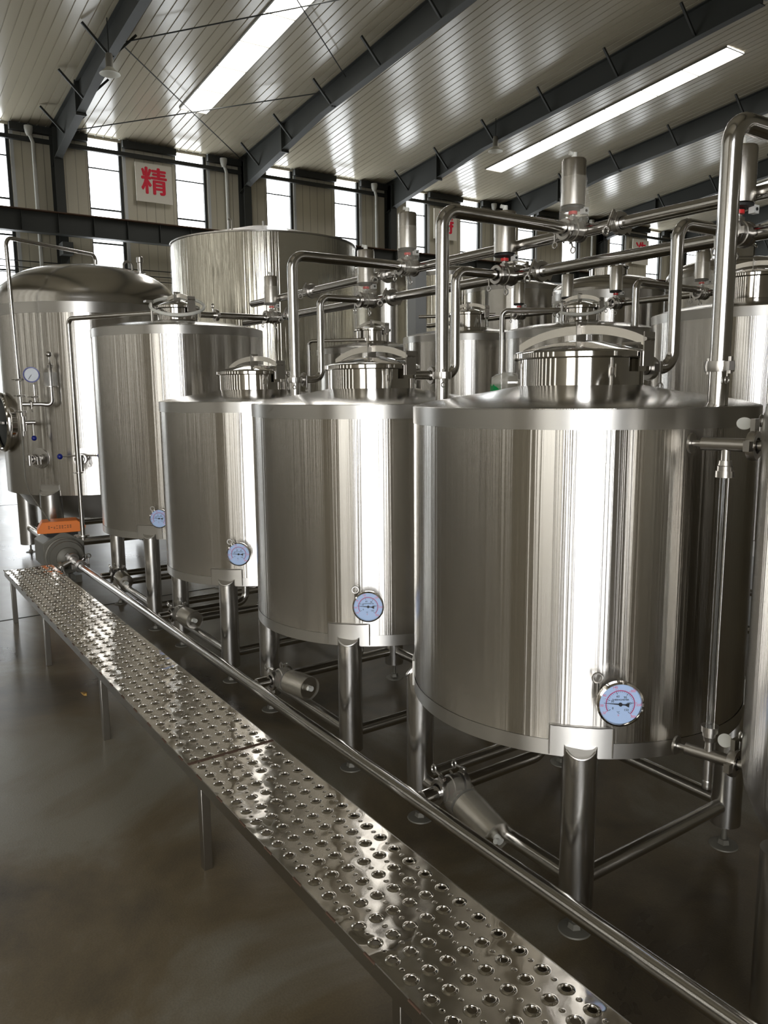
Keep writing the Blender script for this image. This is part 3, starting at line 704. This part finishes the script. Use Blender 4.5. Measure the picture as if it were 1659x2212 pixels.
for (px, py, pz, two) in ((7.13, -1.30, 1.00, False), (6.935, -1.66, 1.00, True)):
    d = Vector((px-7.70, py+1.985, 0)).normalized(); q = Vector((-d.y, d.x, 0)); o = d*.80+Vector((0, 0, pz)); m = MB()
    m.lathe([(.085, 0), (.085, .006), (.03, .008), (.03, .03), (0, .03)], o, d, 32); m.cyl(o, o+d*.13, .024); clamp(m, o+d*.06, d, .028, (0, 0, -1)); clamp(m, o+d*.10, d, .028, (0, 0, -1))
    m.cyl(o+d*.13+Vector((0, 0, .035)), o+d*.13-Vector((0, 0, .05 if not two else .10)), .018)
    so = m.build('sampling_valve', 'cast', tA)
    if two:
        m = MB()
        for s in (-1, 1):
            a = o+d*.1+Vector((0, 0, .03)); e = a+q*s*(.17 if s < 0 else .15)+Vector((0, 0, -.005)); MB().ball(e, .024).build('blue_knob', 'blue', so); m.cyl(a, e, .006, seg=8)
        m.build('lever', 'cast', so)

# the film-wrapped big tank behind
tB = thing('storage_tank', 'huge steel tank with flat cone roof wrapped in clear film, behind the front row', 'tank', (9.40, -4.63, 0))
MB().lathe([(0, .5), (1.12, .5), (1.15, .55), (1.15, 3.335)], seg=160).build('tank_shell', 'wrapped', tB, ang=25)
MB().lathe([(1.165, 3.33), (1.165, 3.345), (.8, 3.43), (.3, 3.56), (.06, 3.60), (0, 3.60)], seg=96).build('tank_top', 'dome', tB)
vs = []; n, nz = 160, 30; rnd = random.Random(3)
for j in range(nz+1):
    for i in range(n):
        a = 2*PI*i/n; bul = .05*max(0, math.cos(a-2.2-PI))**8*(math.sin(PI*j/nz)) + rnd.uniform(0, .006)
        r = 1.158+bul; vs.append((r*math.cos(a), r*math.sin(a), .6+2.74*j/nz))
MB().add(vs, [(j*n+i, j*n+(i+1) % n, (j+1)*n+(i+1) % n, (j+1)*n+i) for j in range(nz) for i in range(n)]).build('stretch_film', 'tankfilm', tB, ang=180)
MB().tube([(-.72, .8, 3.36), (-.72, .8, 3.48), (-.76, .77, 3.48), (-.76, .77, 3.36)], .01, 8, .02).build('lifting_lug', 'cast', tB)
MB().cyl((0, 0, 3.6), (0, 0, 3.67), .015).build('top_vent', 'cast', tB)
for i in range(4):
    a = PI/4+PI/2*i; MB().cyl((.85*math.cos(a), .85*math.sin(a), 0), (.85*math.cos(a), .85*math.sin(a), .52), .07).build('leg', 'leg', tB)

# second row, standing behind the header pipes
R2y = -4.63
b1 = tank('steel tank in the second row whose lid shows above the second front tank', 6.95, R2y, .575, .6, 1.965, rn=.175, nh=.12, dz=.07)
b2 = tank('steel tank in the second row seen between the tall bent pipes', 5.42, R2y, .575, .6, 2.0, rn=.165, nh=.12, dz=.07)
b3 = tank('steel tank with white gasket ring directly behind the large front tank', 4.15, R2y, .575, .6, 1.965, rn=.145, nh=.10, dz=.07, ring=True)
b4 = tank('steel tank behind the tall pipe at the right edge, in the second row', 2.78, R2y, .58, .6, 1.985, rn=.19, nh=.14, dz=.07)
# third row, only upper parts show
c1 = tank('plain steel tank with a box fitting right beside the film-wrapped one', 10.35, -7.2, .80, .6, 3.32, manw=False, dz=.10)
c2 = tank('steel tank in clear film far behind the grey post', 8.90, -7.2, .58, .6, 3.12, manw=False, dz=.14, mats=('wrapped', 'band', 'dome'))
c3 = tank('steel tank in the third row left of the domed one', 7.55, -7.2, .63, .6, 2.79, rn=.16, nh=.16, dz=.10)
c4 = tank('domed steel tank with manway in the third row, behind the white gasket ring', 5.97, -7.1, .60, .6, 2.56, dome='dish', dz=.17, rn=.20, nh=.12, bar=False)
c5 = tank('domed steel tank in the third row behind the tall pipe at right', 4.55, -7.2, .60, .6, 2.56, dome='dish', dz=.17, rn=.19, nh=.14, bar=False)
c6 = tank('tall steel tank behind the wrapped valve at the right edge', 3.2, -7.4, .45, .6, 2.75, manw=False, dz=.12)
t = thing('steel_post', 'light grey square steel post standing between the tanks', 'post', (7.67, -5.75, 0))
MB().box((0, 0, 1.5), (.16, .16, 3.0)).build('post_shaft', 'louvre', t); MB().box((0, 0, 3.02), (.3, .2, .05)).build('dark_cap', 'darksteel', t)

# ------------------------------------------------------------------ header pipes and their branches
HY, HU, HL = -2.745, 2.230, 2.092
def header(label, x0, x1, y, z, r, cl, lugs=True):
    t = thing('header_pipe', label, 'pipe', (0, y, z)); MB().cyl((x0, 0, 0), (x1, 0, 0), r, seg=28).build('pipe_run', 'tube', t)
    for x in cl:
        m = MB(); clamp(m, (x, 0, 0), (1, 0, 0), r+.002, (0, .5, -1), 1.3); m.build('pipe_clamp', 'cast', t)
    return t
header('upper long header pipe running to the right above the tanks', .55, 5.85, HY-.02, HU, .026, (3.98, 2.27, 1.35, 4.9))
header('lower long header pipe running parallel just below the upper one', .55, 6.0, HY-.02, HL, .026, (3.93, 2.72, 1.50, 5.2))
header('back header pipe behind the second row of tanks', 2.6, 7.0, -5.40, 2.24, .024, (5.05, 3.45))
def bigpipe(label, x, y):
    t = thing('transfer_pipe', label, 'pipe', (x, y, 0), 0, 'thick bent transfer pipes'); r = .0265
    MB().tube([(0, 0, 1.50), (0, 0, HU+.005), (0, HY-y+.05, HU+.005)], r, 24, .065).build('bent_pipe', 'tube', t)
    m = MB(); zc = 1.605; m.lathe([(r, -.014), (r+.011, -.014), (r+.013, 0), (r+.011, .014), (r, .014)], (0, 0, zc), seg=32)
    for s in (-1, 1):
        dv = Vector((-.83*s, .55*s, 0)); m.bar(dv*.03+Vector((0, 0, zc)), dv*.075+Vector((0, 0, zc)), .014, .024)
        m.cyl(dv*.065+Vector((0, 0, zc-.02)), dv*.065+Vector((0, 0, zc+.024)), .006, seg=8)
    dv = Vector((-.83, .55, 0)); wingloop(m, dv*.05+Vector((0, 0, zc-.01)), (0, 0, -1), .6)
    m.build('hinged_clamp', 'cast', t)
    return t
bigpipe('thick bent pipe rising out of frame top right from the large front tank', 1.27, -1.975)
bigpipe('thick bent pipe rising from the second nearest tank', 2.483, -1.985)
bigpipe('thick bent pipe rising from the third tank of the front row', 3.702, -1.978)
def smallpipe(label, x, y, tx, ty, zt, r=.0215):
    """from the manway neck sideways, up, then across to the lower header"""
    t = thing('branch_pipe', label, 'pipe', (x, y, 0)); d = Vector((tx-x, ty-y, 0)); d.normalize()
    st = Vector((tx-x, ty-y, 0)) - d*.205
    MB().tube([st+Vector((0, 0, 1.615)), Vector((0, 0, 1.615)), Vector((0, 0, zt)), Vector((0, HY-y+.05, zt))], r, 20, .055).build('bent_pipe', 'tube', t)
    m = MB(); clamp(m, st*.55+Vector((0, 0, 1.615)), d, r+.002, (0, 0, -1), 1.1); m.build('pipe_clamp', 'cast', t)
smallpipe('thinner bent pipe between lid and lower header, beside the rightmost tall pipe', 1.70, -2.365, *T1, HL)
smallpipe('thinner bent pipe between lid and lower header on the second nearest tank', 2.91, -2.405, *T2, HL)
smallpipe('thinner bent pipe between lid and lower header on the third tank', 4.13, -2.385, *T3, HL)
t = thing('branch_pipe', 'thin horizontal pipe from the white-ringed tank to its valve', 'pipe', (5.41, -2.15, 0))
MB().tube([(0, 0, 2.085), (0, -.53, 2.085)], .0215, 20).build('straight_pipe', 'tube', t); m = MB(); clamp(m, (0, -.12, 2.085), (0, 1, 0), .024, (0, 0, 1), 1.2); m.build('pipe_clamp', 'cast', t)
Q = Matrix.Rotation(-PI/2, 4, 'Z').to_quaternion()     # flow along -Y
def vy(label, x, z, film): return valve(label, (x, HY+.035, z), Q, film)
vy('bagged can-shaped valve actuator ending the pipe of the second nearest tank', 2.483, HU, True)
vy('film-wrapped valve actuator at the right edge of the photo on the upper header', 1.27, HU, True)
vy('valve actuator with small bag below, on the upper header before the left window', 3.702, HU, True)
vy('unwrapped valve actuator with CE mark on the lower header', 2.91, HL, False)
vy('valve actuator on the lower header above the third front tank lid', 4.13, HL, True)
vy('leftmost valve actuator, low, in front of the wrapped tank', 5.41, HL, True)
vy('valve actuator on the lower header partly hidden behind the tall right pipe', 1.70, HL, False)
for x, lab in ((5.55, 'small valve actuator far back behind the second nearest tank pipe'), (3.63, 'film-wrapped valve actuator on the back header at right'), (4.42, 'valve actuator behind the white ring of the back tank'), (4.95, 'valve actuator on the back header left of the white ring')):
    valve(lab, (x, -5.36, 2.24), Q, x == 3.63, big=False)
# back row branch pipes
t = thing('branch_pipe', 'bent pipe on the back tank reaching right to the back header valve', 'pipe', (3.62, -4.6, 0))
MB().tube([(0, 0, 1.95), (0, 0, 2.27), (0, -.72, 2.26)], .024, 18, .05).build('bent_pipe', 'tube', t)
def cip(label, tx, ty, z, px, py, zl, r=.017):
    t = thing('spray_pipe', label, 'pipe', (px, py, 0))
    MB().tube([(tx-px, ty-py, z), (0, 0, z), (0, 0, zl)], r, 16, .045).build('bent_pipe', 'tube', t)
    m = MB(); clamp(m, (0, 0, zl+.03), (0, 0, 1), r+.002, (1, 0, 0), .9); clamp(m, (0, 0, .95), (0, 0, 1), r, (1, 0, 0), .5); m.build('pipe_clamp', 'cast', t)
    return t
cip('long slim pipe bending down from the white-ringed tank to the pump', 5.40+.02, -1.985+.10, 2.09, 6.22, -1.45, .43)
cip('slim bent pipe at the left of the second-row tank behind the third tank', 6.95-.1, R2y+.15, 2.06, 7.35, -4.10, .6)
cip('slim bent pipe left of the back tank with the white gasket ring', 4.15, R2y+.15, 2.12, 4.42, -4.10, .7, .019)
t = thing('spray_pipe', 'thin horizontal pipe behind the second nearest tank pipe', 'pipe', (6.9, -5.2, 2.32)); MB().cyl((0, 0, 0), (-.6, -.55, 0), .018).build('straight_pipe', 'tube', t)

# ------------------------------------------------------------------ drain header on the floor side
PY, PZ = -1.425, .235
t = thing('floor_header_pipe', 'long steel pipe running low beside the step platform to the pump', 'pipe', (0, PY, 0))
MB().tube([(.1, 0, PZ), (6.42, 0, PZ-.015)], .0245, 28).build('pipe_run', 'tube', t)
m = MB(); clamp(m, (6.25, 0, PZ-.015), (1, 0, 0), .028, (0, 0, 1), 1.3); m.build('pipe_clamp', 'cast', t)
QD = Matrix(((0, 0, -1, 0), (-1, 0, 0, 0), (0, 1, 0, 0), (0, 0, 0, 1))).to_quaternion()   # local X -> -Y, local Z -> -X
def qaxis(zdir):
    z = Vector(zdir).normalized(); x = Vector((0, -1, 0)); x = (x - z*x.dot(z)).normalized(); y = z.cross(x)
    return Matrix(((x.x, y.x, z.x), (x.y, y.y, z.y), (x.z, y.z, z.z))).to_quaternion()
for k, (vx, lab, film, zd) in enumerate(((1.905, 'nearest drain valve with film-wrapped can actuator pointing at the viewer', True, (-.97, .04, -.25)), (3.15, 'second drain valve, its wrapped actuator lying level beside the pipe', True, (-1, -.22, .02)),
        (4.48, 'third drain valve, wrapped, between the legs of the third tank', True, (-1, -.1, 0)), (5.74, 'farthest drain valve near the pump', False, (-1, 0, -.12)))):
    vv = valve(lab, (vx, -1.565, .235), qaxis(zd), film, big=False, tight=True); vv.scale = (1, 1, .82 if k == 0 else .68)
    t = thing('drain_pipe', 'short pipe stub linking floor header and drain valve, %s' % ['nearest to the viewer', 'second from the viewer', 'third from the viewer', 'closest to the pump'][k], 'pipe', (vx, PY, .235))
    MB().cyl((0, -.02, 0), (0, -.095, 0), .0235).build('stub', 'tube', t)
    t = thing('outlet_pipe', 'low pipe from drain valve to under the tank, %s' % ['nearest one', 'under the second nearest tank', 'under the third front tank', 'under the white-ringed tank'][k], 'pipe', (vx, -1.62, .235))
    MB().tube([(0, 0, 0), (0, -.38, 0), (0.02, -.40, .36)], .023, 18, .06).build('bent_pipe', 'tube', t)

# ------------------------------------------------------------------ pump
t = thing('transfer_pump', 'grey pump with orange junction cover at the far end of the floor pipe', 'pump', (6.55, -1.40, 0)); pz = .235
m = MB(); hx = [(.185*math.cos(PI/6+PI/3*i), .185*math.sin(PI/6+PI/3*i)) for i in range(6)]
m.prism(hx, .12, .46, lambda a, b_, d: (d, a, pz+.02+b_)); m.build('motor_housing', 'castgrey', t, ang=20, bev=.006)
m = MB(); m.lathe([(0, -.02), (.055, -.02), (.085, .0), (.085, .03), (.13, .03), (.13, .055), (.12, .06), (.12, .07), (.145, .07), (.145, .095), (.155, .1), (.155, .125), (0, .125)], (0, 0, pz), (1, 0, 0), 40); m.build('pump_head', 'castgrey', t)
m = MB(); m.cyl((-.14, -.02, pz), (-.01, -.02, pz), .028); clamp(m, (-.06, -.02, pz), (1, 0, 0), .03, (0, -1, 1), 1.3); m.tube([(-.06, .0, pz-.02), (-.06, .09, pz-.06)], .022, 14); clamp(m, (-.06, .07, pz-.055), (0, 1, -.3), .026, (0, 0, -1), 1.3); m.build('suction_fitting', 'cast', t)
m = MB(); m.box((.22, .1, .03), (.2, .05, .06)); m.box((.22, -.1, .03), (.2, .05, .06)); m.cyl((.05, 0, 0), (.05, 0, .12), .02); m.build('pump_feet', 'castgrey', t)
m = MB(); oz = .455; pr = [(-.20, .0), (-.155, .075), (.13, .075), (.20, .02), (.19, -.02), (.14, -.03), (-.14, -.03), (-.20, -.025)]
rz_ = Matrix.Rotation(math.radians(-10), 3, 'Z')
fo = lambda a, b_, d: tuple(Vector((.16, 0, 0)) + Vector((.0, 0, 0)) + rz_ @ Vector((d, -a*.92, oz+b_*.9)))
m.prism(pr, -.05, .13, fo); oc = m.build('orange_junction_cover', 'orange', t, ang=25, bev=.004)
MB().box((.20, 0, oz-.04), (.14, .24, .03)).build('terminal_base', 'rubber', t)
m = MB(); rr_ = random.Random(5)
for i in range(9):
    a = -.11+.022*i
    for q in range(3):
        if rr_.random() < .8: m.add([fo(a, .012+q*.011, -.0508), fo(a+.014, .012+q*.011, -.0508), fo(a+.014, .017+q*.011, -.0508), fo(a, .017+q*.011, -.0508)], [(0, 1, 2, 3)])
m.build('embossed_lettering', 'rust', oc)
tag(MB().tube([(7.08-.05, -1.215, 1.30), (7.03, -1.21, .86), (6.95, -1.22, .74), (6.72, -1.33, .50)], .006, 8, .1).build('motor_cable', 'castgrey'), 'thin grey cable hanging from the left tank piping to the pump', 'cable')

# ------------------------------------------------------------------ step platform
PX0, PX1, PXS, BY0, BY1, BZ = .35, 5.915, 2.39, -.8395, -1.152, .33
t = thing('step_platform', 'long low walkway bench of perforated shiny tread plate', 'platform', (0, 0, 0))
def deck(xa, xb):
    m = MB(); px, py = .0685, .0490; n = int(round((xb-xa)/px)); px = (xb-xa)/n
    ny = 6; ym = (BY0+BY1)/2; ys = [ym + py*(j-2.5) for j in range(ny)]
    seg = 20
    rnd = random.Random(4)
    def cell(cx, cy, hx_, hy_, prof, sg):
        k = sg
        out = []
        for i in range(k):
            a = 2*PI*(i+.5)/k; c_, s_ = math.cos(a), math.sin(a); q = 1/max(abs(c_)/hx_, abs(s_)/hy_)
            out.append((cx+c_*q, cy+s_*q, BZ))
        # snap to the corners so cells meet
        for sx in (-1, 1):
            for sy in (-1, 1):
                j = min(range(k), key=lambda i: (out[i][0]-cx-sx*hx_)**2+(out[i][1]-cy-sy*hy_)**2); out[j] = (cx+sx*hx_, cy+sy*hy_, BZ)
        vs = list(out)
        for r, z in prof: vs += [(cx+r*math.cos(2*PI*(i+.5)/k), cy+r*math.sin(2*PI*(i+.5)/k), BZ+z) for i in range(k)]
        L = len(prof)+1
        m.add(vs, [(l*k+i, l*k+(i+1) % k, (l+1)*k+(i+1) % k, (l+1)*k+i) for l in range(L-1) for i in range(k)])
    hb = .0222; hs = px/2-hb
    for i in range(n):
        xc = xa+px*(i+.35)
        for cy in ys:
            cell(xc, cy, hb, py/2, [(.0190, 0), (.0172, 0), (.0165, .0003), (.0145, .0016), (.0128, .0028), (.0112, .0030), (.0104, .0022), (.0102, -.002)], 24)
            cell(xc+px/2, cy, hs, py/2, [(.0078, 0), (.0064, 0), (.0058, .0002), (.0042, .0012), (.0030, .0010), (.0028, -.002)], 12)
    y0, y1 = ys[0]-py/2, ys[-1]+py/2
    m.add([(xa, BY0, BZ), (xb, BY0, BZ), (xb, max(y0, y1), BZ), (xa, max(y0, y1), BZ)], [(0, 1, 2, 3)])
    m.add([(xa, BY1, BZ), (xb, BY1, BZ), (xb, min(y0, y1), BZ), (xa, min(y0, y1), BZ)], [(0, 1, 2, 3)])
    xo = xa+px*.35-hb
    return m
for xa, xb in ((PX0, PXS), (PXS, PX1)): deck(xa, xb).build('deck_plate', 'plate', t, ang=50)
for y, s in ((BY0, 1), (BY1, -1)):
    m = MB(); m.box(((PX0+PX1)/2, y+s*.0015, BZ-.018), (PX1-PX0, .003, .036)); m.box(((PX0+PX1)/2, y-s*.012, BZ-.038), (PX1-PX0, .028, .003)); fr = m.build('side_rail', 'edge', t)
    for x in [PX0+.12+.165*i for i in range(34 if s > 0 else 0)]: MB().tube([(x-.02, y+s*.002, BZ-.002), (x+.02, y+s*.002, BZ-.002)], .0035, 6).build('weld_bead', 'rust', fr)
m = MB(); m.box((PX1, (BY0+BY1)/2, BZ-.018), (.003, BY0-BY1, .036)); m.build('end_rail', 'edge', t)
MB().box((PXS, (BY0+BY1)/2, BZ+.0006), (.014, BY0-BY1, .0016)).build('seam_strip', 'rust', t)
for x in (5.72, 4.68, 3.49, 2.30, 1.20, .5):
    for y, s in ((BY0-.016, 1), (BY1+.016, -1)):
        MB().box((x, y, (BZ-.04)/2), (.03, .03, BZ-.04)).build('leg', 'edge', t, bev=.002)

# ------------------------------------------------------------------ small things
t = thing('bagged_fitting', 'steel fitting in a clear plastic bag with green tape lying on the large tank top', 'fitting', (2.19, -2.085, 1.532), .81)
rnd = random.Random(9); vs = []; n = 18
for j in range(11):
    f = j/10; r0 = .010+.040*math.sin(PI*min(1, .12+f*.95))
    for i in range(n):
        a = 2*PI*i/n; r = r0*(1+rnd.uniform(-.12, .12)); vs.append((.075-f*.15, r*math.cos(a)-.02*f, .042+.8*r*math.sin(a)))
MB().add(vs, [(j*n+i, j*n+(i+1) % n, (j+1)*n+(i+1) % n, (j+1)*n+i) for j in range(10) for i in range(n)]).build('plastic_bag', 'bag', t, ang=180)
m = MB(); m.cyl((-.05, -.01, .04), (.015, -.01, .04), .026); m.cyl((-.05, -.01, .04), (-.04, -.01, .04), .034); m.build('steel_ferrule', 'mirror', t)
MB().box((.06, .01, .02), (.03, .03, .03), .4).build('green_tape', 'green', t)
m = MB(); m.add([(0, 0, .004), (.03, .008, .012), (.045, -.01, .006), (.02, -.022, .01), (-.012, -.012, .003)], [(0, 1, 2), (0, 2, 3), (0, 3, 4)])
o = m.build('dry_leaf', 'leaf', None, (4.08, -.90, 0), ang=10); sm = o.modifiers.new('thick', 'SOLIDIFY'); sm.thickness = .002; tag(o, 'small dry yellow leaf on the floor left of the step platform', 'leaf')
